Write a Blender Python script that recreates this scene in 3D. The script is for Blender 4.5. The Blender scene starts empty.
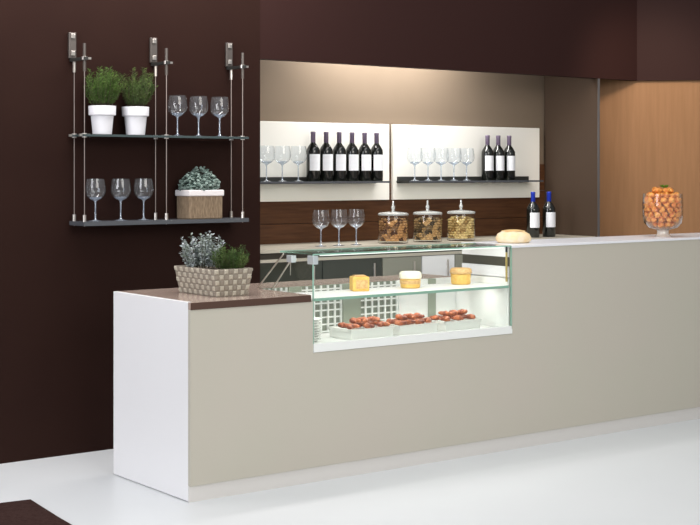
import bpy, bmesh, math, random
from mathutils import Vector, Matrix, noise
R = math.radians
C = bpy.context.scene.collection
S = bpy.context.scene

# ------------------------------------------------------------------ camera, world, lights, exposure
cam_d = bpy.data.cameras.new('camera'); cam = bpy.data.objects.new('camera', cam_d); C.objects.link(cam)
cam.location = (0, 0, 1.5); cam.rotation_euler = (R(90), 0, R(-37))
cam_d.sensor_width = 36; cam_d.lens = 71.69; cam_d.shift_y = -0.1307
S.camera = cam
S.view_settings.view_transform = 'Standard'; S.view_settings.look = 'None'
S.view_settings.gamma = 1; S.view_settings.use_curve_mapping = False
S.view_settings.exposure = 0.0

w = bpy.data.worlds.new('world'); S.world = w; w.use_nodes = True
w.node_tree.nodes['Background'].inputs['Color'].default_value = (0.90, 0.95, 1.0, 1)
w.node_tree.nodes['Background'].inputs['Strength'].default_value = 0.33

def area(name, loc, target, sx, sy, power, color=(1, 1, 1)):
    l = bpy.data.lights.new(name, 'AREA'); l.shape = 'RECTANGLE'; l.size = sx; l.size_y = sy
    l.energy = power; l.color = color
    o = bpy.data.objects.new(name, l); C.objects.link(o); o.location = loc
    d = Vector(target) - Vector(loc); o.rotation_euler = d.to_track_quat('-Z', 'Y').to_euler()
    return o
area('softbox_front', (3.2, -1.6, 3.6), (5.3, 5.5, 0.5), 4.5, 2.5, 225, (1.0, 0.955, 0.88))
area('softbox_side', (-1.2, 4.6, 2.2), (3.2, 5.8, 0.3), 2.0, 2.2, 118, (0.95, 0.95, 1.0))
area('ceiling_softbox', (4.6, 4.6, 3.9), (4.9, 4.2, 0.0), 5.0, 1.6, 75, (1.0, 0.97, 0.95))
area('wall_washer', (3.0, 6.2, 3.15), (3.0, 6.75, 1.6), 3.4, 0.25, 62, (1.0, 0.93, 0.9))
area('niche_light', (5.75, 7.02, 2.50), (5.75, 7.2, 1.2), 1.2, 0.2, 31, (1.0, 0.98, 0.94))
area('case_shelf_lamp', (4.55, 5.62, 0.870), (4.55, 5.66, 0.0), 1.2, 0.05, 1.7, (1.0, 0.99, 0.94))
area('case_top_lamp', (4.55, 5.50, 1.090), (4.55, 5.72, 0.6), 1.2, 0.02, 1.0, (1.0, 0.98, 0.92))
def spot(name, loc, target, power, size, blend, color, r=0.05):
    l = bpy.data.lights.new(name, 'SPOT'); l.energy = power; l.spot_size = R(size); l.spot_blend = blend
    l.color = color; l.shadow_soft_size = r
    o = bpy.data.objects.new(name, l); C.objects.link(o); o.location = loc
    d = Vector(target) - Vector(loc); o.rotation_euler = d.to_track_quat('-Z', 'Y').to_euler()
    return o
spot('warm_wall_spot', (7.0, 5.9, 2.75), (7.75, 6.7, 1.95), 62, 76, 1.0, (1.0, 0.82, 0.64), 0.15)

# ------------------------------------------------------------------ materials
def mat(name, col, rough=0.5, metal=0.0, spec=0.5, var=None, vscale=20.0, emit=None, es=1.0, bump=0, bscale=60, stretch=(1, 1, 1), kind='noise', vrange=(0.35, 0.65)):
    m = bpy.data.materials.new(name); m.use_nodes = True
    nt = m.node_tree; b = nt.nodes['Principled BSDF']
    b.inputs['Base Color'].default_value = (*col, 1); b.inputs['Roughness'].default_value = rough
    b.inputs['Metallic'].default_value = metal; b.inputs['Specular IOR Level'].default_value = spec
    if var or bump:
        tc = nt.nodes.new('ShaderNodeTexCoord'); mp = nt.nodes.new('ShaderNodeMapping')
        mp.inputs['Scale'].default_value = stretch; nt.links.new(tc.outputs['Object'], mp.inputs['Vector'])
    if var:
        if kind == 'noise':
            n = nt.nodes.new('ShaderNodeTexNoise'); n.inputs['Scale'].default_value = vscale; n.inputs['Detail'].default_value = 4; out = n.outputs['Fac']
        elif kind == 'voronoi':
            n = nt.nodes.new('ShaderNodeTexVoronoi'); n.inputs['Scale'].default_value = vscale
            sp = nt.nodes.new('ShaderNodeSeparateColor'); nt.links.new(n.outputs['Color'], sp.inputs['Color']); out = sp.outputs['Red']
        elif kind == 'checker':
            n = nt.nodes.new('ShaderNodeTexChecker'); n.inputs['Scale'].default_value = vscale; out = n.outputs['Fac']
        nt.links.new(mp.outputs['Vector'], n.inputs['Vector'])
        cr = nt.nodes.new('ShaderNodeValToRGB'); nt.links.new(out, cr.inputs['Fac'])
        cr.color_ramp.elements[0].position = vrange[0]; cr.color_ramp.elements[0].color = (*col, 1)
        cr.color_ramp.elements[1].position = vrange[1]; cr.color_ramp.elements[1].color = (*var, 1)
        nt.links.new(cr.outputs['Color'], b.inputs['Base Color'])
    if bump:
        n2 = nt.nodes.new('ShaderNodeTexNoise'); n2.inputs['Scale'].default_value = bscale
        nt.links.new(mp.outputs['Vector'], n2.inputs['Vector'])
        bp = nt.nodes.new('ShaderNodeBump'); bp.inputs['Strength'].default_value = bump; bp.inputs['Distance'].default_value = 0.01
        nt.links.new(n2.outputs['Fac'], bp.inputs['Height']); nt.links.new(bp.outputs['Normal'], b.inputs['Normal'])
    if emit:
        b.inputs['Emission Color'].default_value = (*emit, 1); b.inputs['Emission Strength'].default_value = es
    return m

def glass(name, tint=(1, 1, 1), refl=1.0, base=0.04, milk=0.0, milkcol=(0.9, 0.95, 1.0)):
    """thin clear sheet: transparent body, fresnel reflection, optional pale haze for frosting and painted glints"""
    m = bpy.data.materials.new(name); m.use_nodes = True; nt = m.node_tree; nt.nodes.clear()
    out = nt.nodes.new('ShaderNodeOutputMaterial'); tr = nt.nodes.new('ShaderNodeBsdfTransparent')
    gl = nt.nodes.new('ShaderNodeBsdfGlossy'); gl.inputs['Roughness'].default_value = 0.02
    tr.inputs['Color'].default_value = (*tint, 1)
    lw = nt.nodes.new('ShaderNodeLayerWeight'); lw.inputs['Blend'].default_value = 0.5
    pw = nt.nodes.new('ShaderNodeMath'); pw.operation = 'POWER'; pw.inputs[1].default_value = 4.0
    ma = nt.nodes.new('ShaderNodeMath'); ma.operation = 'MULTIPLY_ADD'; ma.inputs[1].default_value = refl; ma.inputs[2].default_value = base
    ma.use_clamp = True
    nt.links.new(lw.outputs['Facing'], pw.inputs[0]); nt.links.new(pw.outputs[0], ma.inputs[0])
    mx = nt.nodes.new('ShaderNodeMixShader'); nt.links.new(ma.outputs[0], mx.inputs[0])
    body = tr.outputs[0]
    if milk:
        df = nt.nodes.new('ShaderNodeBsdfDiffuse'); df.inputs['Color'].default_value = (*milkcol, 1)
        m2 = nt.nodes.new('ShaderNodeMixShader'); m2.inputs[0].default_value = milk
        nt.links.new(tr.outputs[0], m2.inputs[1]); nt.links.new(df.outputs[0], m2.inputs[2]); body = m2.outputs[0]
    nt.links.new(body, mx.inputs[1]); nt.links.new(gl.outputs[0], mx.inputs[2])
    nt.links.new(mx.outputs[0], out.inputs[0])
    return m

M = {}
M['wall'] = mat('brown_wall_paint', (0.0205, 0.0090, 0.0070), 0.65, spec=0.06, var=(0.0225, 0.0100, 0.0076), vscale=3)
M['bulkhead'] = mat('bulkhead_paint', (0.027, 0.0105, 0.009), 0.65, spec=0.12)
M['floor'] = mat('white_floor', (0.66, 0.69, 0.71), 0.38, spec=0.4, var=(0.68, 0.71, 0.73), vscale=1.2)
M['taupe'] = mat('taupe_wall', (0.200, 0.152, 0.110), 0.45, spec=0.2, var=(0.215, 0.164, 0.120), vscale=2)
M['walnut'] = mat('walnut_boards', (0.065, 0.026, 0.011), 0.4, spec=0.25, var=(0.10, 0.042, 0.018), vscale=5, stretch=(1, 1, 14))
M['jamb'] = mat('dark_brown_panel', (0.060, 0.038, 0.025), 0.55, spec=0.3)
M['warm'] = mat('tan_wood_wall', (0.25, 0.130, 0.058), 0.5, spec=0.2, var=(0.28, 0.145, 0.068), vscale=7, stretch=(6, 6, 0.4))
M['trim'] = mat('grey_metal_trim', (0.22, 0.22, 0.23), 0.35, metal=0.8)
M['endwhite'] = mat('white_laminate', (0.86, 0.86, 0.87), 0.45, spec=0.4)
M['beige'] = mat('beige_laminate', (0.515, 0.490, 0.415), 0.55, spec=0.3, var=(0.525, 0.485, 0.42), vscale=1.6)
M['plinth'] = mat('satin_aluminium', (0.78, 0.75, 0.72), 0.38, metal=0.35)
M['woodtop'] = mat('brown_worktop', (0.42, 0.325, 0.275), 0.14, spec=0.7, var=(0.46, 0.355, 0.30), vscale=4, stretch=(1, 8, 8))
M['woodedge'] = mat('shaded_wood_edge', (0.085, 0.045, 0.032), 0.4, spec=0.3)  # darker brown standing for the weaker light on the worktop's front
M['ledge'] = mat('white_ledge', (0.84, 0.85, 0.89), 0.3, spec=0.5)
M['rug'] = mat('dark_rug', (0.035, 0.018, 0.016), 0.95, spec=0.05, var=(0.05, 0.028, 0.024), vscale=60, bump=0.4, bscale=300)
M['steel'] = mat('brushed_steel', (0.62, 0.58, 0.54), 0.3, metal=0.9)
M['rodsteel'] = mat('thin_rod_steel', (0.36, 0.31, 0.29), 0.35, metal=0.8)
M['bracket'] = mat('dull_steel_plate', (0.13, 0.115, 0.105), 0.4, metal=0.6)
M['glass'] = glass('clear_glass', (0.97, 0.985, 0.975), 0.8, 0.03)
M['shelfglass'] = glass('smoky_clear_shelf', (0.55, 0.60, 0.57), 0.8, 0.05)
M['glassedge'] = mat('green_glass_edge', (0.30, 0.52, 0.42), 0.2, spec=0.6)
M['shelfdark'] = mat('smoked_shelf_glass', (0.05, 0.07, 0.07), 0.12, spec=0.8)
M['shelfedge'] = mat('grey_shelf_edge', (0.075, 0.08, 0.09), 0.25, spec=0.7)
M['crystal'] = glass('wine_glass_crystal', (0.93, 0.95, 0.97), 1.6, 0.06, 0.03)
M['crystalfoot'] = glass('crystal_stem_glint', (0.80, 0.84, 0.88), 1.2, 0.16, 0.24, (0.75, 0.85, 1.0))  # milky blue mix painted in as the glint of the bowl bottom
M['jarglass'] = glass('jar_glass', (0.95, 0.96, 0.94), 0.9, 0.04, 0.0)
M['lidglass'] = glass('lid_glass', (0.85, 0.88, 0.87), 1.0, 0.15, 0.32, (0.95, 0.97, 0.95))
M['panel'] = mat('ivory_back_panel', (0.88, 0.86, 0.80), 0.4, spec=0.3)
M['rail'] = mat('dark_shelf_rail', (0.03, 0.03, 0.028), 0.4)
M['bottle'] = mat('dark_wine_bottle', (0.006, 0.007, 0.006), 0.12, spec=0.7)
M['label'] = mat('white_paper_label', (0.82, 0.83, 0.87), 0.6, spec=0.2)
M['foil'] = mat('purple_grey_foil', (0.17, 0.13, 0.20), 0.35, metal=0.3)
M['bluefoil'] = mat('blue_foil', (0.01, 0.035, 0.42), 0.35, metal=0.2)
M['pot'] = mat('white_ceramic', (0.72, 0.72, 0.76), 0.35, spec=0.4)
M['soil'] = mat('dark_soil', (0.025, 0.016, 0.01), 0.95)
M['rosemary'] = mat('rosemary_green', (0.035, 0.09, 0.012), 0.6, var=(0.11, 0.20, 0.035), vscale=22, spec=0.3)
M['darkrosemary'] = mat('deep_green_needles', (0.03, 0.075, 0.015), 0.6, var=(0.12, 0.18, 0.045), vscale=16, spec=0.25)
M['stem'] = mat('brown_stem', (0.05, 0.045, 0.02), 0.8)
M['lavender'] = mat('silver_green_leaf', (0.20, 0.25, 0.20), 0.6, var=(0.46, 0.50, 0.53), vscale=30, spec=0.25)
M['succulent'] = mat('blue_green_leaf', (0.11, 0.17, 0.15), 0.55, var=(0.24, 0.31, 0.28), vscale=35, spec=0.3)
M['basket'] = mat('woven_strips', (0.29, 0.255, 0.21), 0.7, spec=0.2)
M['basketlight'] = mat('pale_woven_strips', (0.47, 0.43, 0.35), 0.7, spec=0.2)
M['basket2'] = mat('woven_cane', (0.18, 0.13, 0.085), 0.8, spec=0.2, var=(0.28, 0.21, 0.14), vscale=45, stretch=(3, 3, 0.7))
M['liner'] = mat('white_cloth', (0.75, 0.72, 0.72), 0.9, spec=0.1)
M['casewhite'] = mat('white_case_lacquer', (0.85, 0.87, 0.85), 0.35, spec=0.4)
M['casegrey'] = mat('green_grey_post', (0.30, 0.34, 0.27), 0.4)
M['gridback'] = mat('vent_recess', (0.22, 0.25, 0.20), 0.6)
M['led'] = mat('led_strip', (1, 1, 1), 0.5, emit=(1.0, 0.98, 0.92), es=0.9)
M['brass'] = mat('brass_rod', (0.60, 0.45, 0.16), 0.3, metal=0.7)
M['clamp'] = mat('bright_metal_clamp', (0.72, 0.78, 0.80), 0.25, metal=0.5)
M['black'] = mat('black_cap', (0.02, 0.02, 0.02), 0.4)
M['slot'] = mat('dark_olive_recess', (0.06, 0.055, 0.04), 0.5)
M['bartop'] = mat('stone_grey_top', (0.50, 0.46, 0.38), 0.3, spec=0.5)
M['barbody'] = mat('bar_carcass', (0.05, 0.04, 0.03), 0.5)
M['fridgeglass'] = mat('dark_cooler_glass', (0.035, 0.04, 0.03), 0.08, spec=0.8)
M['fridgegrey'] = mat('brushed_cooler_panel', (0.34, 0.34, 0.28), 0.4, metal=0.3)
M['cakeyellow'] = mat('yellow_sponge', (0.85, 0.58, 0.16), 0.7, var=(0.80, 0.46, 0.10), vscale=60)
M['caketan'] = mat('caramel_topping', (0.60, 0.33, 0.12), 0.5, var=(0.74, 0.50, 0.22), vscale=70)
M['cream'] = mat('whipped_cream', (0.90, 0.86, 0.70), 0.5)
M['pastry'] = mat('red_brown_glaze', (0.16, 0.022, 0.010), 0.3, var=(0.62, 0.19, 0.07), vscale=45, spec=0.6)
M['loaf'] = mat('pale_crust', (0.85, 0.74, 0.55), 0.7, var=(0.86, 0.64, 0.34), vscale=18)
M['plate'] = mat('white_porcelain', (0.82, 0.83, 0.80), 0.3)
M['nutA'] = mat('mixed_nuts_brown', (0.10, 0.035, 0.012), 0.6, var=(0.62, 0.34, 0.13), vscale=34, kind='voronoi', vrange=(0.2, 0.85))
M['nutB'] = mat('mixed_nuts_olive', (0.07, 0.045, 0.02), 0.6, var=(0.60, 0.38, 0.16), vscale=34, kind='voronoi', vrange=(0.2, 0.85))
M['nutC'] = mat('blond_biscuits', (0.36, 0.22, 0.07), 0.6, var=(0.80, 0.62, 0.28), vscale=34, kind='voronoi', vrange=(0.2, 0.85))
M['orange'] = mat('orange_fruit', (0.60, 0.11, 0.008), 0.4, var=(0.95, 0.47, 0.10), vscale=30, spec=0.5)
M['mint'] = mat('mint_leaf', (0.10, 0.22, 0.01), 0.5)
M['coneglass'] = glass('thick_glass', (0.98, 0.96, 0.93), 2.4, 0.045, 0.05, (1, 0.95, 0.88))
M['thickfoot'] = glass('thick_glass_foot', (0.9, 0.88, 0.84), 1.0, 0.15, 0.55, (1, 0.95, 0.88))

# ------------------------------------------------------------------ mesh helpers
class MB:
    def __init__(s): s.bm = bmesh.new()
    def box(s, x0, x1, y0, y1, z0, z1, bevel=0):
        v = [s.bm.verts.new(p) for p in ((x0,y0,z0),(x1,y0,z0),(x1,y1,z0),(x0,y1,z0),(x0,y0,z1),(x1,y0,z1),(x1,y1,z1),(x0,y1,z1))]
        fs = [s.bm.faces.new([v[i] for i in f]) for f in ((0,3,2,1),(4,5,6,7),(0,1,5,4),(1,2,6,5),(2,3,7,6),(3,0,4,7))]
        if bevel:
            es = set(e for f in fs for e in f.edges)
            bmesh.ops.bevel(s.bm, geom=list(es), offset=bevel, segments=2, affect='EDGES', profile=0.5)
        return s
    def lathe(s, prof, c=(0, 0, 0), n=28, wob=None):
        rings = []
        for r, z in prof:
            if r < 1e-6: rings.append([s.bm.verts.new((c[0], c[1], c[2] + z))])
            else:
                ring = []
                for i in range(n):
                    a = 2*math.pi*i/n; rr = r*(1 + (wob(a, z) if wob else 0))
                    ring.append(s.bm.verts.new((c[0]+rr*math.cos(a), c[1]+rr*math.sin(a), c[2]+z)))
                rings.append(ring)
        for a, b in zip(rings, rings[1:]):
            if len(a) == 1 and len(b) == 1: continue
            for i in range(n):
                j = (i+1) % n
                if len(a) == 1: s.bm.faces.new((a[0], b[j], b[i]))
                elif len(b) == 1: s.bm.faces.new((a[i], a[j], b[0]))
                else: s.bm.faces.new((a[i], a[j], b[j], b[i]))
        return s
    def tube(s, pts, r, n=8):
        pts = [Vector(p) for p in pts]; rings = []
        for i, p in enumerate(pts):
            d = (pts[min(i+1, len(pts)-1)] - pts[max(i-1, 0)]).normalized()
            up = Vector((0, 0, 1)) if abs(d.z) < 0.9 else Vector((1, 0, 0))
            a = d.cross(up).normalized(); b = d.cross(a).normalized()
            rr = r if not isinstance(r, (list, tuple)) else r[i]
            rings.append([s.bm.verts.new(p + a*rr*math.cos(2*math.pi*k/n) + b*rr*math.sin(2*math.pi*k/n)) for k in range(n)])
        for a, b in zip(rings, rings[1:]):
            for i in range(n):
                j = (i+1) % n; s.bm.faces.new((a[i], a[j], b[j], b[i]))
        s.bm.faces.new(rings[0][::-1]); s.bm.faces.new(rings[-1]); return s
    def prism(s, poly, axis, a0, a1):
        """poly 2-D outline extruded along axis from a0 to a1"""
        def P(u, v, t): return {'x': (t, u, v), 'y': (u, t, v), 'z': (u, v, t)}[axis]
        A = [s.bm.verts.new(P(u, v, a0)) for u, v in poly]; B = [s.bm.verts.new(P(u, v, a1)) for u, v in poly]
        s.bm.faces.new(A); s.bm.faces.new(B[::-1])
        for i in range(len(poly)):
            j = (i+1) % len(poly); s.bm.faces.new((A[i], B[i], B[j], A[j]))
        return s
    def blob(s, c, r, sub=1, sc=(1, 1, 1), rot=None, rough=0.0, seed=0):
        g = bmesh.ops.create_icosphere(s.bm, subdivisions=sub, radius=1.0)
        for v in g['verts']:
            p = v.co.copy()
            if rough: p *= 1 + rough*noise.noise(p*1.7 + Vector((seed*3.1, seed, 0)))
            p = Vector((p.x*sc[0], p.y*sc[1], p.z*sc[2]))*r
            if rot: p.rotate(rot)
            v.co = p + Vector(c)
        return s
    def leaf(s, base, d, L, W, bend=0.2):
        d = Vector(d).normalized(); up = Vector((0, 0, 1)) if abs(d.z) < 0.9 else Vector((1, 0, 0))
        sd = d.cross(up).normalized(); sd.rotate(Matrix.Rotation(random.uniform(-1.2, 1.2), 3, d))
        nrm = sd.cross(d); b = Vector(base)
        v = [s.bm.verts.new(p) for p in (b, b+d*L*.5+sd*W*.5+nrm*bend*W*.5, b+d*L+nrm*(-bend)*L, b+d*L*.5-sd*W*.5+nrm*bend*W*.5)]
        s.bm.faces.new((v[0], v[1], v[2])); s.bm.faces.new((v[0], v[2], v[3])); return s
    def build(s, name, m, parent=None, loc=None, smooth=False, angle=40):
        bmesh.ops.recalc_face_normals(s.bm, faces=s.bm.faces[:])
        me = bpy.data.meshes.new(name); s.bm.to_mesh(me); s.bm.free()
        me.materials.append(M[m] if isinstance(m, str) else m)
        if smooth:
            for p in me.polygons: p.use_smooth = True
            try: me.set_sharp_from_angle(angle=R(angle))
            except Exception: pass
        o = bpy.data.objects.new(name, me); C.objects.link(o)
        if parent: o.parent = parent
        if loc: o.location = loc
        return o

def tag(o, label=None, cat=None, group=None, kind=None):
    if label: o['label'] = label
    if cat: o['category'] = cat
    if group: o['group'] = group
    if kind: o['kind'] = kind
    return o
def thing(name, label, cat, loc, rz=0, group=None):
    o = bpy.data.objects.new(name, None); C.objects.link(o); o.empty_display_size = 0.05
    o.location = loc; o.rotation_euler = (0, 0, rz); return tag(o, label, cat, group)
def copy_tree(o, parent=None):
    c = o.copy(); C.objects.link(c)
    if parent: c.parent = parent
    for ch in [x for x in C.objects if x.parent == o]: copy_tree(ch, c)
    return c
def place(proto, first, loc, label, group=None, rz=0):
    o = proto if first else copy_tree(proto)
    o.location = loc; o.rotation_euler = (0, 0, rz); tag(o, label, None, group); return o
def struct(name, mb, m): return tag(mb.build(name, m), kind='structure')

# ------------------------------------------------------------------ setting
YW = 6.78; ZN = 2.152; XL, XR = 4.456, 7.293; YB = 7.32
struct('floor', MB().box(-3, 12, -3, 8, -0.1, 0), 'floor')
struct('wall_back', MB().box(0.3, XL, YW, YB+0.12, 0, 3.2), 'wall')
struct('wall_bulkhead', MB().prism([(XL, YW), (7.70, YW), (9.6, 4.88), (9.64, 4.92), (7.723, 6.837), (XL, 6.837)], 'z', ZN, 3.2), 'bulkhead')
struct('wall_niche', MB().box(XL, 7.42, YB, YB+0.12, 1.55, 3.2), 'taupe')
wn = MB()
for i in range(8):
    z0 = 0.0 + i*0.194; wn.box(XL, 7.42, YB-0.012, YB+0.12, z0+.0015 if i else 0, min(z0+0.1925, 1.55))
struct('wall_niche_boarding', wn, 'walnut')
struct('wall_niche_right', MB().box(XR, XR+0.010, YW+.004, YB-0.013, 0, 3.2), 'jamb')
struct('trim_1', MB().box(XR-.002, XR+0.012, YW-.006, YW+.003, 0, ZN-.002), 'trim')
# diagonal tan wall, set 1.5 cm behind the face of the bulkhead over it
struct('wall_diagonal', MB().prism([(7.315, 7.185+.02), (9.62, 4.88+.02), (9.72, 5.0), (7.435, 7.285)], 'z', 0, 3.2), 'warm')

# ------------------------------------------------------------------ counter
X0, X1, YF, YK = 3.234, 7.95, 5.46, 6.205
ZL, ZH = 0.905, 1.100; CX0, CX1 = 3.892, 5.205
ct = thing('bar_counter', 'long beige fronted bar counter with a white end panel and a raised right half', 'counter', (X0, YF, 0))
def W(mb): bmesh.ops.translate(mb.bm, vec=(-X0, -YF, 0), verts=mb.bm.verts[:]); return mb
tag(W(MB().box(3.212, 3.2335, YF+.021, YK, 0.004, ZL, bevel=.001)).build('end_panel', 'endwhite', ct), 'flat white end panel facing the dark wall side')
fp = MB().prism([(3.212, 0.074), (X1, 0.074), (X1, ZH-.013), (CX1, ZH-.013), (CX1, 0.625), (CX0, 0.625), (CX0, ZL-.033), (3.212, ZL-.033)], 'y', YF, YF+.02)
W(fp).build('front_panel', 'beige', ct)
tag(W(MB().box(3.2125, X1, YF+.013, YF+.020, 0.0, 0.073)).build('plinth', 'plinth', ct), 'pale satin metal plinth along the floor')
W(MB().box(X0, CX0-.012, YF+.021, YK, .03, ZL-.034).box(CX0-.012, CX1+.012, YF+.021, YK, .03, .60).box(CX1+.012, X1, YF+.021, YF+.395, .03, ZH-.014)).build('carcass', 'endwhite', ct)
W(MB().box(CX0-.012, CX1+.012, 5.935, YK, .601, ZL-.034)).build('rear_carcass', 'endwhite', ct)
# raised section end face, seen through the display case
W(MB().box(CX1-.004, CX1+.011, YF+.022, 5.86, ZL+.022, .985)).build('raised_end_panel', 'ledge', ct)
tag(W(MB().box(CX1+.001, CX1+.011, YF+.022, 5.86, .986, 1.035)).build('recess', 'slot', ct), 'dark recess across the raised end')
W(MB().box(CX1-.004, CX1+.011, YF+.022, 5.86, 1.036, ZH-.014)).build('upper_rail', 'endwhite', ct)

wt = MB().prism([(3.212, YF-.002), (CX0-.014, YF-.002), (CX0-.014, 5.937), (CX1-.006, 5.937), (CX1-.006, YK), (X0, YK), (X0, YF+.0205), (3.212, YF+.0205)], 'z', ZL-.0325, ZL)
wto = wt.build('worktop', 'woodtop')
tag(MB().box(3.212, CX0-.014, YF-.0045, YF-.0022, ZL-.033, ZL-.001).build('shaded_edge', 'woodedge', wto), 'brown front edge coloured darker for its weaker light')
tag(wto, 'thin brown wooden worktop on the low left part of the bar counter', 'worktop')
tag(MB().box(CX1-.006, X1+.005, YF-.006, 5.865, ZH-.013, ZH, bevel=.0015).build('ledge_top', 'ledge'),
    'narrow white ledge along the top of the raised right part of the counter', 'ledge')

# ------------------------------------------------------------------ refrigerated display case
dc = thing('display_case', 'glass fronted lit food display case let into the bar counter', 'display case', (CX0, YF, 0.604))
def D(mb): bmesh.ops.translate(mb.bm, vec=(-CX0, -YF, -.604), verts=mb.bm.verts[:]); return mb
D(MB().box(CX0+.002, CX1-.002, YF-.004, 5.925, .627, .652).box(CX0+.002, CX1-.006, YF-.004, YF+.02, .652, .668)).build('deck', 'casewhite', dc)
D(MB().box(CX0+.002, CX0+.012, YF+.014, 5.925, .653, ZL-.036)).build('side_lining', 'casewhite', dc)
D(MB().box(CX1-.014, CX1-.006, YF+.014, 5.925, .653, ZL+.018)).build('side_lining', 'casewhite', dc)
D(MB().box(4.78, 4.985, 5.90, 5.925, .653, ZL-.002).box(5.04, CX1-.015, 5.90, 5.925, .653, ZL-.002)).build('rear_panel', 'casewhite', dc)
for a, b in ((4.985, 5.04), (4.40, 4.515), (4.05, 4.13)):
    D(MB().box(a, b, 5.895, 5.925, .653, ZL-.002)).build('rear_post', 'casegrey', dc)
for a, b, nx in ((3.905, 4.05, 4), (4.13, 4.40, 6), (4.515, 4.78, 6)):
    g = MB().box(a, b, 5.918, 5.925, .653, ZL-.002)
    gb = D(g).build('rear_vent', 'gridback', dc)
    v = MB()
    for i in range(nx+1):
        x = a + (b-a)*i/nx; x = min(max(x, a+.005), b-.005); v.box(x-.005, x+.005, 5.908, 5.917, .653, ZL-.004)
    for j in range(7):
        z = .66 + j*.037; v.box(a, b, 5.907, 5.9085, z-.004, z+.004)
    D(v).build('vent_grid', 'casewhite', gb)
# glazing
D(MB().box(CX0+.004, CX1-.007, YF-.001, YF+.006, .669, 1.094)).build('front_glass', 'glass', dc)
D(MB().box(CX0+.004, CX1-.007, YF-.003, YF+.008, 1.0945, 1.1005)).build('front_glass_edge', 'glassedge', dc)
D(MB().box(CX0+.001, CX0+.0038, YF-.002, YF+.007, .669, 1.094)).build('glass_edge', 'glassedge', dc)
D(MB().box(CX1-.0068, CX1-.004, YF-.002, YF+.007, .669, 1.094)).build('glass_edge', 'glassedge', dc)
tg = D(MB().box(CX0+.004, CX1-.007, YF+.009, 5.742, 1.096, 1.102)).build('top_glass', 'glass', dc)
D(MB().box(CX0+.004, CX1-.007, 5.7425, 5.749, 1.095, 1.103)).build('top_glass_edge', 'glassedge', tg)
D(MB().prism([(YF+.008, ZL+.002), (5.95, ZL+.002), (5.735, 1.093), (YF+.008, 1.093)], 'x', CX0+.005, CX0+.010)).build('side_glass', 'glass', dc)
ms = D(MB().box(CX0+.014, CX1-.016, YF+.012, 5.80, .874, .884)).build('shelf', 'casewhite', dc)
D(MB().box(CX0+.014, CX1-.016, YF+.0075, YF+.0115, .872, .885)).build('shelf_edge', 'glassedge', ms)
D(MB().tube([(CX0+.012, 5.73, 1.088), (CX0+.012, 5.955, ZL+.006)], .004)).build('support_strut', 'steel', dc)
D(MB().tube([(CX0+.016, 5.665, 1.066), (CX0+.016, 5.83, ZL+.006)], .004).tube([(CX0+.016, 5.675, 1.066), (CX0+.016, 5.675, .985)], .002)).build('support_strut', 'steel', dc)
for y, h in ((5.66, .022), (YF+.018, .026)):
    D(MB().box(CX0-.004, CX0+.026, y-h, y+h, 1.05, 1.05+h*1.6, bevel=.003)).build('glass_clamp', 'clamp', dc)
tag(D(MB().tube([(CX1-.02, YF+.022, .905), (CX1-.02, YF+.022, 1.062)], .006)).build('corner_rod', 'brass', dc), 'slim brass rod at the right end')
D(MB().tube([(CX1-.02, YF+.022, 1.063), (CX1-.02, YF+.022, 1.093)], .006)).build('rod_cap', 'black', dc)
D(MB().box(CX0+.05, CX1-.05, 5.60, 5.64, .871, .8738)).build('shelf_light', 'led', dc)
D(MB().box(CX0+.05, CX1-.05, YF+.010, YF+.016, 1.089, 1.0938)).build('top_light', 'led', dc)

# ------------------------------------------------------------------ back bar in the niche
bb = thing('back_bar', 'dark back bar with cooler doors standing in the niche behind the counter', 'back bar', (XL, 6.80, 0))
def B(mb): bmesh.ops.translate(mb.bm, vec=(-XL, -6.80, 0), verts=mb.bm.verts[:]); return mb
ZB = 1.040
B(MB().box(XL+.003, XR-.006, 6.80, 7.30, ZB-.022, ZB)).build('top', 'bartop', bb)
B(MB().box(XL+.003, XR-.006, 6.83, 7.30, .08, ZB-.023)).build('carcass', 'barbody', bb)
B(MB().box(XL+.003, XR-.006, 6.805, 6.829, .962, .980)).build('rail', 'bartop', bb)
B(MB().box(XL+.003, XR-.006, 6.86, 7.30, 0, .079)).build('plinth', 'barbody', bb)
x = XL+.006
for wd, mm in ((.46, 'fridgeglass'), (.46, 'fridgeglass'), (.32, 'fridgegrey'), (.28, 'endwhite'), (.42, 'fridgegrey'), (.42, 'fridgeglass'), (.46, 'fridgeglass')):
    d = B(MB().box(x+.004, x+wd-.004, 6.808, 6.829, .10, .958)).build('door', mm, bb)
    B(MB().tube([(x+wd-.07, 6.796, .74), (x+wd-.07, 6.796, .93)], .006).tube([(x+wd-.07, 6.796, .90), (x+wd-.07, 6.808, .90)], .004).tube([(x+wd-.07, 6.796, .77), (x+wd-.07, 6.808, .77)], .004)).build('handle', 'steel', d)
    x += wd

# ------------------------------------------------------------------ back panels with bottle shelves
PNL = []
for a, b, s0, s1, side in ((XL+.012, 5.815, 4.50, 5.70, 'left'), (5.850, 7.215, 5.86, 7.10, 'right')):
    t = thing('niche_shelf', 'ivory wall panel with a glass shelf, %s one of the pair in the niche' % side, 'wall shelf', (a, 7.28, 1.308), 0, 'ivory niche panels')
    def L(mb): bmesh.ops.translate(mb.bm, vec=(-a, -7.28, -1.308), verts=mb.bm.verts[:]); return mb
    L(MB().box(a, b, 7.28, 7.307, 1.308, 1.812, bevel=.002)).build('board', 'panel', t)
    sh = L(MB().box(s0, s1, 7.128, 7.262, 1.4225, 1.4345)).build('shelf', 'shelfglass', t)
    L(MB().box(s0, s1, 7.124, 7.1275, 1.4225, 1.4345)).build('shelf_edge', 'shelfedge', sh)
    tag(L(MB().box(s0+.02, s1-.01, 7.263, 7.2795, 1.418, 1.462)).build('mounting_rail', 'rail', t), 'dark rail behind the shelf')

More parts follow.
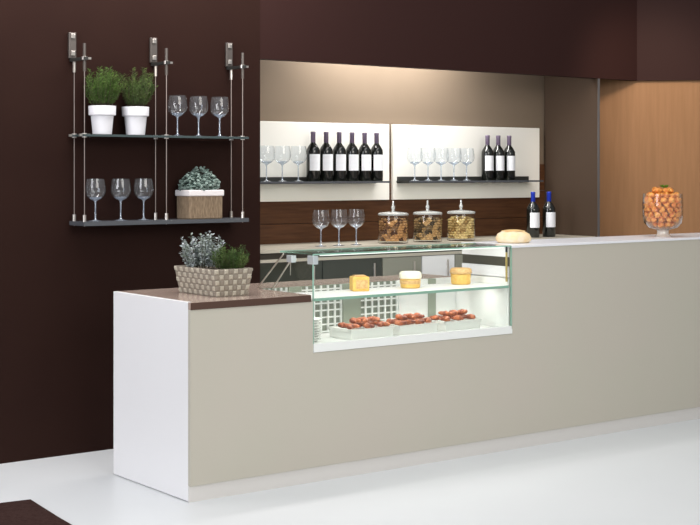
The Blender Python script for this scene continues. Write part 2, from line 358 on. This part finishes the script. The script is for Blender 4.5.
# ------------------------------------------------------------------ wine bottles
def make_bottle(name, foil, label, r=.0425):
    t = thing(name, label, 'bottle', (0, 0, 0))
    MB().lathe([(0, .004), (.022, .003), (r*.9, 0), (r, .006), (r, .188), (r*.97, .202), (r*.72, .222), (.0165, .242), (.0145, .25), (.0145, .306), (.0, .306)], n=24).build('glass_body', 'bottle', t, smooth=True, angle=60)
    MB().lathe([(.0147, .246), (.0155, .247), (.0155, .300), (.0165, .303), (.0165, .312), (.015, .315), (0, .3155)], n=20).build('foil_cap', foil, t, smooth=True)
    # paper label wrapped on the room side
    mb = MB(); n = 12; A = []; 
    for i in range(n+1):
        a = R(-165 + 128*i/n); A.append([mb.bm.verts.new((rr*math.cos(a), rr*math.sin(a), z)) for rr, z in ((r+.0006, .068), (r+.0006, .172), (r+.0002, .172), (r+.0002, .068))])
    for p, q in zip(A, A[1:]):
        for k in range(4): mb.bm.faces.new((p[k], p[(k+1) % 4], q[(k+1) % 4], q[k]))
    mb.bm.faces.new(A[0]); mb.bm.faces.new(A[-1][::-1])
    mb.build('paper_label', 'label', t, smooth=True)
    return t
ordn = ['leftmost', 'second from left', 'third from left', 'fourth from left', 'fifth from left', 'rightmost']
wb = make_bottle('wine_bottle', 'foil', 'dark wine bottle')
first = True
for i, X in enumerate((5.129, 5.231, 5.335, 5.438, 5.541, 5.640)):
    place(wb, first, (X, 7.195, 1.4348), 'dark white-labelled wine bottle, %s of six on the left niche shelf' % ordn[i], 'wine bottles on the left niche shelf', R(10)); first = False
for i, X in enumerate((6.624, 6.726, 6.831)):
    place(wb, False, (X, 7.195, 1.4348), 'dark wine bottle with white label, %s of the three on the right niche shelf' % ['left', 'middle', 'right'][i], 'wine bottles on the right niche shelf', R(10))
wb2 = make_bottle('wine_bottle', 'bluefoil', 'blue capped bottle', .045)
for i, X in enumerate((6.825, 6.980)):
    place(wb2, i == 0, (X, 6.95, 1.0405), 'dark bottle with bright blue cap behind the white ledge, %s of the two' % ['left', 'right'][i], 'blue capped bottles on the back bar', R(4))

# ------------------------------------------------------------------ wine glasses
def make_glass():
    t = thing('wine_glass', 'wine glass', 'wine glass', (0, 0, 0))
    MB().lathe([(.0375, .1215), (.048, .134), (.0545, .156), (.053, .182), (.0465, .222)], n=28).build('bowl', 'crystal', t, smooth=True, angle=80)
    MB().lathe([(0, 0), (.036, 0), (.0362, .0015), (.012, .005), (.005, .012), (.0038, .03), (.0038, .09), (.006, .102), (.013, .1085), (.031, .1165), (.037, .1235), (.030, .1275), (0, .1285)], n=20).build('stem', 'crystalfoot', t, smooth=True, angle=60)  # upper disc closes the bowl and carries the painted glint
    return t
wg = make_glass()
o3 = ['left', 'middle', 'right']
for i, X in enumerate((3.848, 3.982, 4.119)):
    place(wg, i == 0, (X, 6.68, 1.6925), 'clear wine glass on the upper hanging shelf beside the white pots, %s of the three' % o3[i], 'wine glasses on the upper hanging shelf')
for i, X in enumerate((3.352, 3.501, 3.639)):
    place(wg, False, (X, 6.68, 1.2365), 'clear wine glass on the lower hanging shelf, %s of the three' % o3[i], 'wine glasses on the lower hanging shelf')
for i, X in enumerate((4.977, 5.114, 5.248)):
    place(wg, False, (X, 6.90, ZB+.0005), 'clear wine glass on the back bar left of the jars, %s of the three' % o3[i], 'wine glasses on the back bar')
for i, (X, Y) in enumerate(((4.66, 7.195), (4.775, 7.195), (4.893, 7.195), (5.015, 7.195))):
    place(wg, False, (X, Y, 1.4348), 'clear wine glass on the left niche shelf, %s of the four' % ['leftmost', 'second from left', 'third from left', 'nearest to the bottles'][i], 'wine glasses on the left niche shelf')
for i in range(5):
    place(wg, False, (5.965 + i*.116, 7.195, 1.4348), 'clear wine glass on the right niche shelf, %s of the five' % ['leftmost', 'second from left', 'middle', 'fourth from left', 'nearest to the bottles'][i], 'wine glasses on the right niche shelf')

# ------------------------------------------------------------------ storage jars
def jar(X, Y, m, label, r, seed):
    random.seed(seed)
    t = thing('storage_jar', label, 'jar', (X, Y, ZB+.0005), 0, 'storage jars on the back bar')
    MB().lathe([(0, 0), (r*.96, 0), (r, .006), (r, .171), (r*.985, .176)], n=36).build('glass_body', 'jarglass', t, smooth=True, angle=50)
    lid = MB().lathe([(0, .178), (r*1.02, .178), (r*1.02, .188), (r*.92, .194), (r*.5, .199), (.012, .202), (0, .202)], n=36).build('lid', 'lidglass', t, smooth=True, angle=50)
    MB().lathe([(0, .2025), (.012, .203), (.008, .212), (.013, .222), (.012, .232), (.006, .242), (.005, .268), (0, .271)], n=18).build('knob', 'lidglass', lid, smooth=True, angle=60)
    mb = MB()
    mb.lathe([(0, .014), (r*.80, .014), (r*.80, .136), (0, .144)], n=24)
    k = 0
    for ring in range(8):
        for i in range(20):
            a = 2*math.pi*(i+.5*(ring % 2))/20 + random.uniform(-.08, .08)
            mb.blob((r*.83*math.cos(a), r*.83*math.sin(a), .022+ring*.0165), r*.12, 1, (1.1, 1.0, .8), Matrix.Rotation(random.uniform(0, 3), 3, 'Z'), .3, k); k += 1
    for i in range(30):
        a = random.uniform(0, 6.28); q = r*.8*math.sqrt(random.random())
        mb.blob((q*math.cos(a), q*math.sin(a), .147+random.uniform(-.004, .006)), r*.12, 1, (1.1, 1, .8), None, .3, i)
    tag(mb.build('contents', m, t, smooth=True, angle=80), kind='stuff')
jar(5.570, 6.935, 'nutA', 'lidded glass jar of dark brown nuts, nearest to the wine glasses', .097, 1)
jar(5.857, 6.935, 'nutB', 'lidded glass jar of mottled olive brown nuts between two other jars', .095, 2)
jar(6.147, 6.935, 'nutC', 'lidded glass jar of pale yellow brown biscuits, right of the other jars', .094, 3)

# ------------------------------------------------------------------ hanging glass shelf unit on the dark wall
hs = thing('hanging_shelf_unit', 'two tier hanging shelf on steel rods fixed to the dark brown wall', 'shelf unit', (3.26, YW, 1.21))
def H_(mb): bmesh.ops.translate(mb.bm, vec=(-3.26, -YW, -1.21), verts=mb.bm.verts[:]); return mb
up = H_(MB().box(3.247, 4.262, 6.600, 6.772, 1.680, 1.692)).build('glass_shelf', 'shelfdark', hs)
lo = H_(MB().box(3.247, 4.262, 6.600, 6.772, 1.214, 1.236)).build('glass_shelf', 'shelfedge', hs)
for X in (3.262, 3.748, 4.236):
    br = H_(MB().box(X-.021, X+.021, YW-.018, YW-.0005, 2.095, 2.232, bevel=.003)).build('wall_bracket', 'bracket', hs)
    for z in (2.213, 2.122):
        H_(MB().box(X-.011, X+.011, YW-.026, YW-.0185, z-.012, z+.012, bevel=.002)).build('screw_cap', 'steel', br)
    H_(MB().box(X-.011, X+.011, 6.602, YW-.001, 2.078, 2.094)).build('arm', 'rail', hs)
    H_(MB().tube([(X, 6.745, 1.21), (X, 6.745, 2.077)], .0026)).build('rod', 'rodsteel', hs)
    H_(MB().tube([(X, 6.625, 1.21), (X, 6.625, 2.165)], .0026)).build('rod', 'rodsteel', hs)
    fr = H_(MB().tube([(X, 6.625, 2.02), (X, 6.625, 2.165)], .0085)).build('rod_sleeve', 'bracket', hs)
    H_(MB().tube([(X, 6.745, 2.02), (X, 6.745, 2.077)], .0085)).build('rod_sleeve', 'steel', hs)
    H_(MB().lathe([(0, -.009), (.016, -.009), (.016, .009), (0, .009)], (X, 6.625, 2.087), 16).box(X+.010, X+.036, 6.619, 6.631, 2.082, 2.093)).build('rod_knob', 'steel', hs)
    for y in (6.625, 6.745):
        H_(MB().lathe([(0, -.011), (.013, -.011), (.013, .011), (0, .011)], (X, y, 1.686), 16).box(X-.03, X+.03, y-.006, y+.006, 1.681, 1.6935)).build('shelf_clamp', 'steel', hs)
        H_(MB().lathe([(0, 0), (.009, 0), (.009, .035), (0, .035)], (X, y, 1.236), 14)).build('rod_foot', 'steel', hs)

# ------------------------------------------------------------------ plants
def needles(mb, c, n_stem, h, spread, r0, nl, nw, dens, lean=(0, 0)):
    stems = MB()
    for i in range(n_stem):
        a = random.uniform(0, 2*math.pi); q = math.sqrt(random.random())
        b = Vector((c[0]+r0*q*math.cos(a), c[1]+r0*q*math.sin(a), c[2]))
        hh = h*random.uniform(.55, 1.0)*(1-.25*q*q); tip = b + Vector((spread*q*math.cos(a)+lean[0]+random.uniform(-.012, .012), spread*q*math.sin(a)+lean[1], hh))
        mid = (b+tip)/2 + Vector((spread*.25*q*math.cos(a), spread*.25*q*math.sin(a), 0))
        pts = [b, mid, tip]; stems.tube(pts, [.0016, .0013, .0006], 4)
        for k in range(dens):
            t = .12 + .88*(k/dens); p = (1-t)**2*b + 2*t*(1-t)*mid + t*t*tip
            aa = random.uniform(0, 2*math.pi); d = Vector((math.cos(aa), math.sin(aa), random.uniform(.3, 1.1)))
            mb.leaf(p, d, nl*random.uniform(.7, 1.1), nw, .1)
    return stems
def pot_plant(loc, label, m, seed, **k):
    random.seed(seed)
    t = thing('potted_rosemary', label, 'potted plant', loc, 0, 'potted herbs on the upper hanging shelf')
    MB().lathe([(0, 0), (.047, 0), (.050, .003), (.060, .100), (.067, .101), (.0715, .104), (.073, .150), (.072, .152), (.066, .152), (.0645, .142), (0, .142)], n=36).build('pot', 'pot', t, smooth=True, angle=35)
    MB().lathe([(0, .1425), (.062, .1425), (.03, .147), (0, .149)], n=20, wob=lambda a, z: .05*math.sin(5*a)).build('soil', 'soil', t)
    mb = MB(); st = needles(mb, (0, 0, .147), **k)
    mb.build('foliage', m, t); st.build('stems', 'stem', t)
pot_plant((3.394, 6.684, 1.6925), 'white pot of upright green rosemary, left of the pair on the upper shelf', 'rosemary', 5, n_stem=75, h=.235, spread=.055, r0=.045, nl=.024, nw=.0034, dens=42)
pot_plant((3.592, 6.684, 1.6925), 'white pot of darker straggly rosemary, right of the pair on the upper shelf', 'darkrosemary', 6, n_stem=65, h=.225, spread=.06, lean=(.02, 0), r0=.045, nl=.024, nw=.0032, dens=38)

# basket with liner and blue-green plant
random.seed(9)
t = thing('basket_planter', 'small cane box with white rim on the lower hanging shelf holding a blue green plant', 'basket', (3.992, 6.685, 1.2365))
wq, dq, hq = .100, .070, .155
b = MB()
b.box(-wq, wq, -dq, dq, 0, .012)
for k in range(19):
    for s in (-1, 1):
        x = -wq + (2*wq)*(k+.5)/19; b.tube([(x, s*dq, .004), (x, s*(dq+.001), hq-.02)], .0064, 6)
for k in range(12):
    for s in (-1, 1):
        y = -dq + (2*dq)*(k+.5)/12; b.tube([(s*wq, y, .004), (s*(wq+.001), y, hq-.02)], .0064, 6)
b.build('cane_body', 'basket2', t, smooth=True)
l = MB().box(-wq-.012, wq+.012, -dq-.010, dq+.010, hq-.030, hq+.004, bevel=.006)
l.build('rim', 'liner', t)
f = MB()
for i in range(620):
    a = random.uniform(0, 6.28); q = math.sqrt(random.random()); ph = random.random()
    p = Vector((.122*q*math.cos(a), .080*q*math.sin(a), hq+.004 + (.125*(1-q*q*.62))*ph*(1+.12*math.sin(a*4))))
    f.blob(p, .0095*random.uniform(.7, 1.25), 1, (1.25, 1.0, .45), Matrix.Rotation(random.uniform(-1, 1), 3, 'X') @ Matrix.Rotation(random.uniform(0, 3), 3, 'Z'))
f.build('foliage', 'succulent', t, smooth=True)

# woven planter on the counter
t = thing('woven_planter', 'flared woven planter with silver and green herbs standing on the brown worktop', 'planter', (3.452, 5.63, ZL+.0005), R(0))
bx, by, bh = .178, .34, .130
b = MB(); b2 = MB(); fl = .020
lo_ = [(0, 0, 0), (bx, 0, 0), (bx, by, 0), (0, by, 0)]
hi_ = [(-fl, -fl*.6, bh), (bx+fl, -fl*.6, bh), (bx+fl, by+fl, bh), (-fl, by+fl, bh)]
def woven_face(p0, p1, p2, p3, nu, nv, nrm, outm):
    p0, p1, p2, p3 = map(Vector, (p0, p1, p2, p3)); nrm = Vector(nrm)
    for i in range(nu):
        for j in range(nv):
            u0, u1 = (i+.06)/nu, (i+.94)/nu; v0, v1 = (j+.06)/nv, (j+.94)/nv
            P = lambda u, v: p0.lerp(p1, u).lerp(p3.lerp(p2, u), v)
            lift = .004 if (i+j) % 2 == 0 else .0012
            q = [P(u0, v0), P(u1, v0), P(u1, v1), P(u0, v1)]; c = sum(q, Vector())/4 + nrm*(lift+.002)
            outm = b if (i+j) % 2 else b2
            vs = [outm.bm.verts.new(x+nrm*.0005) for x in q]; m_ = [outm.bm.verts.new(c + (x-c)*.6) for x in [y+nrm*(lift+.002) for y in q]]
            for k in range(4): outm.bm.faces.new((vs[k], vs[(k+1) % 4], m_[(k+1) % 4], m_[k]))
            outm.bm.faces.new(m_)
b.bm.faces.new([b.bm.verts.new(v) for v in lo_])
V = [b.bm.verts.new(v) for v in lo_]; U = [b.bm.verts.new(v) for v in hi_]; I = [b.bm.verts.new((min(max(v[0], .0-fl+.012), bx+fl-.012), min(max(v[1], -fl*.6+.012), by+fl-.012), bh)) for v in hi_]
J = [b.bm.verts.new((min(max(v.co.x, .0), bx), min(max(v.co.y, 0.0), by), bh-.02)) for v in I]
for k in range(4):
    j = (k+1) % 4; b.bm.faces.new((V[k], V[j], U[j], U[k])); b.bm.faces.new((U[k], U[j], I[j], I[k])); b.bm.faces.new((I[k], I[j], J[j], J[k]))
woven_face(lo_[0], lo_[1], hi_[1], hi_[0], 8, 5, (0, -1, 0), b)
woven_face(lo_[3], lo_[0], hi_[0], hi_[3], 14, 5, (-1, 0, 0), b)
woven_face(lo_[1], lo_[2], hi_[2], hi_[1], 15, 7, (1, 0, 0), b)
bo = b.build('woven_body', 'basket', t); tag(b2.build('pale_strips', 'basketlight', bo), 'paler strips of the weave')
MB().box(0, bx, 0, by, bh-.028, bh-.018).build('soil', 'soil', t)
random.seed(21)
planter = t
def lav(loc, label):
    mb = MB(); st = MB()
    for i in range(46):
        a = random.uniform(0, 6.28); q = math.sqrt(random.random())
        bse = Vector((.062*q*math.cos(a), .075*q*math.sin(a), 0)); hh = random.uniform(.10, .205)*(1-.25*q)
        tip = bse + Vector((.055*q*math.cos(a)+random.uniform(-.01, .01), .05*q*math.sin(a), hh))
        st.tube([bse, tip], [.0018, .001], 4)
        for k in range(13):
            p = bse.lerp(tip, .15+.85*k/12)
            for s in (0, 1):
                aa = k*1.9 + s*math.pi + random.uniform(-.3, .3)
                mb.leaf(p, (math.cos(aa), math.sin(aa), random.uniform(.2, .9)), random.uniform(.016, .026), .012, .15)
    lv = tag(mb.build('silver_foliage', 'lavender', planter, loc), label); st.build('stems', 'stem', lv)
lav((.062, .235, bh-.017), 'silvery grey leafy plant in the left half')
random.seed(22)
mb = MB(); st = needles(mb, (0, 0, 0), 60, .135, .045, .052, .022, .0035, 36)
gv = tag(mb.build('green_foliage', 'darkrosemary', planter, (.122, .065, bh-.017)), 'bushy dark green needle plant in the right half'); st.build('stems', 'stem', gv)

# ------------------------------------------------------------------ food in the case
def lump(prof, m, name, parent, n=28, wob=.02):
    return MB().lathe(prof, n=n, wob=lambda a, z: wob*math.sin(7*a+z*90)).build(name, m, parent, smooth=True, angle=50)
ZS = .8845
o = thing('small_cake', 'small square yellow cake with a tan filling, left on the case shelf', 'cake', (4.356, 5.70, ZS), R(-25), 'cakes on the upper shelf of the display case')
MB().box(-.044, .044, -.044, .044, 0, .074, bevel=.006).build('sponge', 'cakeyellow', o)
MB().box(-.027, .034, -.0475, -.0445, .014, .058, bevel=.001).box(-.030, .030, -.030, .030, .0745, .080, bevel=.002).build('filling', 'caketan', o)
o = thing('small_cake', 'small round cake topped with thick white cream, middle of the case shelf', 'cake', (4.678, 5.68, ZS), 0, 'cakes on the upper shelf of the display case')
lump([(0, 0), (.046, 0), (.052, .006), (.054, .048), (0, .05)], 'cakeyellow', 'sponge', o)
MB().lathe([(.0543, .022), (.0552, .024), (.0552, .040), (.0543, .042)], n=28).build('caramel_band', 'caketan', o, smooth=True)
lump([(0, .0505), (.058, .0505), (.060, .056), (.058, .078), (.050, .086), (0, .088)], 'cream', 'cream_top', o)
o = thing('small_cake', 'small round yellow cake with a tan crust top, right on the case shelf', 'cake', (5.050, 5.70, ZS), 0, 'cakes on the upper shelf of the display case')
lump([(0, 0), (.048, 0), (.053, .006), (.055, .056), (0, .058)], 'cakeyellow', 'sponge', o)
lump([(0, .0585), (.059, .0585), (.061, .064), (.058, .082), (.050, .088), (0, .088)], 'caketan', 'crust_top', o)

def pastry_mesh(seed):
    mb = MB(); n = 7
    for i in range(n):
        a = math.pi*(i/(n-1) - .5)*1.25; rr = .0105*(1.15-abs(i-3)*.17)
        mb.blob((.019*math.sin(a), .012*math.cos(a)-.006, .0095), rr, 2, (1, 1, .9), None, .25, seed+i)
    return mb
random.seed(30)
proto = None
for (a, b, which, cnt) in ((4.205, 4.470, 'left', 9), (4.515, 4.765, 'middle', 11), (4.825, 5.070, 'right', 9)):
    cx, cy = (a+b)/2, 5.66; hw, hd, hz = (b-a)/2, .095, .052
    o = thing('serving_tray', 'shallow white tray of pastries, %s of the three on the case floor' % which, 'tray', (cx, cy, .6525), 0, 'white pastry trays')
    MB().box(-hw, hw, -hd, hd, 0, hz-.008, bevel=.003).build('tray_body', 'plate', o)
    MB().box(-hw-.006, hw+.006, -hd-.006, -hd+.004, hz-.012, hz).box(-hw-.006, hw+.006, hd-.004, hd+.006, hz-.012, hz).box(-hw-.006, -hw+.004, -hd, hd, hz-.012, hz).box(hw-.004, hw+.006, -hd, hd, hz-.012, hz).build('rim', 'plate', o)
    for k in range(cnt):
        if k < cnt-3:
            col, row = k % ((cnt-3+1)//2), k // ((cnt-3+1)//2)
            px = -hw+.035 + col*(2*hw-.07)/max(1, (cnt-3+1)//2-1); py = -.052 + row*.075; pz = hz-.003
        else:
            px = (k-(cnt-2))*.062 + random.uniform(-.003, .003); py = -.018; pz = hz+.0215
        if proto is None:
            proto = pastry_mesh(3).build('glazed_pastry', 'pastry', smooth=True, angle=80); p = proto; proto['category'] = 'pastry'
        else:
            p = proto.copy(); C.objects.link(p)
        p.location = (cx+px, cy+py, .6525+pz); p.rotation_euler = (random.uniform(-.15, .15), random.uniform(-.15, .15), random.uniform(0, 6.28)); p.scale = (1.4, 1.4, 1.4)
        tag(p, 'small red brown glazed pastry heaped on the %s white tray' % which, None, 'pastries on the %s tray' % which)
# plates stacked at the left end
pl = None
for k in range(9):
    if pl is None:
        pl = MB().lathe([(0, 0), (.034, 0), (.036, .003), (.052, .010), (.054, .0125), (.052, .0135), (.034, .006), (0, .006)], n=30).build('dessert_plate', 'plate', smooth=True, angle=60); p = pl; pl['category'] = 'plate'
    else: p = pl.copy(); C.objects.link(p)
    p.location = (4.02, 5.66, .6525+k*.0125)
    tag(p, 'small white plate in the stack at the left end of the case', None, 'stacked small white plates')

# ------------------------------------------------------------------ things on the ledge
random.seed(40)
o = thing('round_loaf', 'round pale loaf with golden top at the left end of the white ledge', 'bread', (5.405, 5.66, ZH+.0005))
MB().lathe([(0, 0), (.080, 0), (.095, .010), (.098, .028), (.088, .050), (.060, .065), (.03, .069), (0, .070)], n=36, wob=lambda a, z: .025*math.sin(5*a)+.012*math.sin(11*a)).build('crust', 'loaf', o, smooth=True, angle=80)
MB().lathe([(0, .0695), (.03, .0692), (.062, .0655), (.064, .067), (.03, .0725), (0, .073)], n=36, wob=lambda a, z: .06*math.sin(6*a)).build('golden_top', mat('golden_crust', (.80, .55, .24), .6), o, smooth=True, angle=80)

o = thing('footed_glass_bowl', 'large footed glass on the white ledge filled with orange fruit', 'glass bowl', (6.615, 5.62, ZH+.0005))
MB().lathe([(0, .040), (.035, .042), (.085, .056), (.112, .085), (.121, .13), (.122, .20), (.118, .262)], n=44).build('bowl', 'coneglass', o, smooth=True, angle=70)
MB().lathe([(0, 0), (.050, 0), (.052, .004), (.044, .010), (.036, .020), (.034, .034), (.038, .041), (0, .041)], n=36).build('foot', 'thickfoot', o, smooth=True, angle=60)
n = 0
proto = None
for lay in range(8):
    z = .074 + lay*.0285
    rm = (.050, .080, .094, .096, .096, .093, .082, .048)[lay]
    ring = [(rm, k*2*math.pi/int(6.28*rm/.0435)) for k in range(int(6.28*rm/.0435))]
    if lay < 7: ring += [(rm*.45, k*2*math.pi/4+.4) for k in range(4)]
    for q, a in ring:
        a += lay*.3
        if proto is None:
            mb = MB(); mb.blob((0, 0, 0), .0212, 2, (1.1, .95, .85), None, .7, 5); p = proto = mb.build('fruit_chunk', 'orange', smooth=True, angle=80); p['category'] = 'fruit'
        else: p = proto.copy(); C.objects.link(p)
        s = random.uniform(.86, .96); p.scale = (s, s, s)
        p.location = (6.615+q*math.cos(a), 5.62+q*math.sin(a), ZH+z+.006+random.uniform(-.002, .002)); p.rotation_euler = (random.uniform(0, 6), random.uniform(0, 6), random.uniform(0, 6))
        tag(p, 'chunk of orange fruit in the large footed glass', None, 'orange fruit pieces in the footed glass')
mb = MB()
for a in range(5):
    aa = a*1.26; mb.leaf((.0, 0, 0), (math.cos(aa), math.sin(aa), .8), .036, .022, .2)
tag(mb.build('mint_sprig', 'mint', loc=(6.605, 5.60, ZH+.297)), 'tiny green mint sprig on top of the orange fruit', 'garnish')

# ------------------------------------------------------------------ rug corner
rg = MB().prism([(2.650, 5.927), (2.612, 5.56), (2.50, 4.2), (0.9, 4.4), (1.1, 6.12)], 'z', 0.0005, 0.010)
tag(rg.build('rug', 'rug'), 'dark brown rug whose corner shows at the bottom left on the white floor', 'rug')
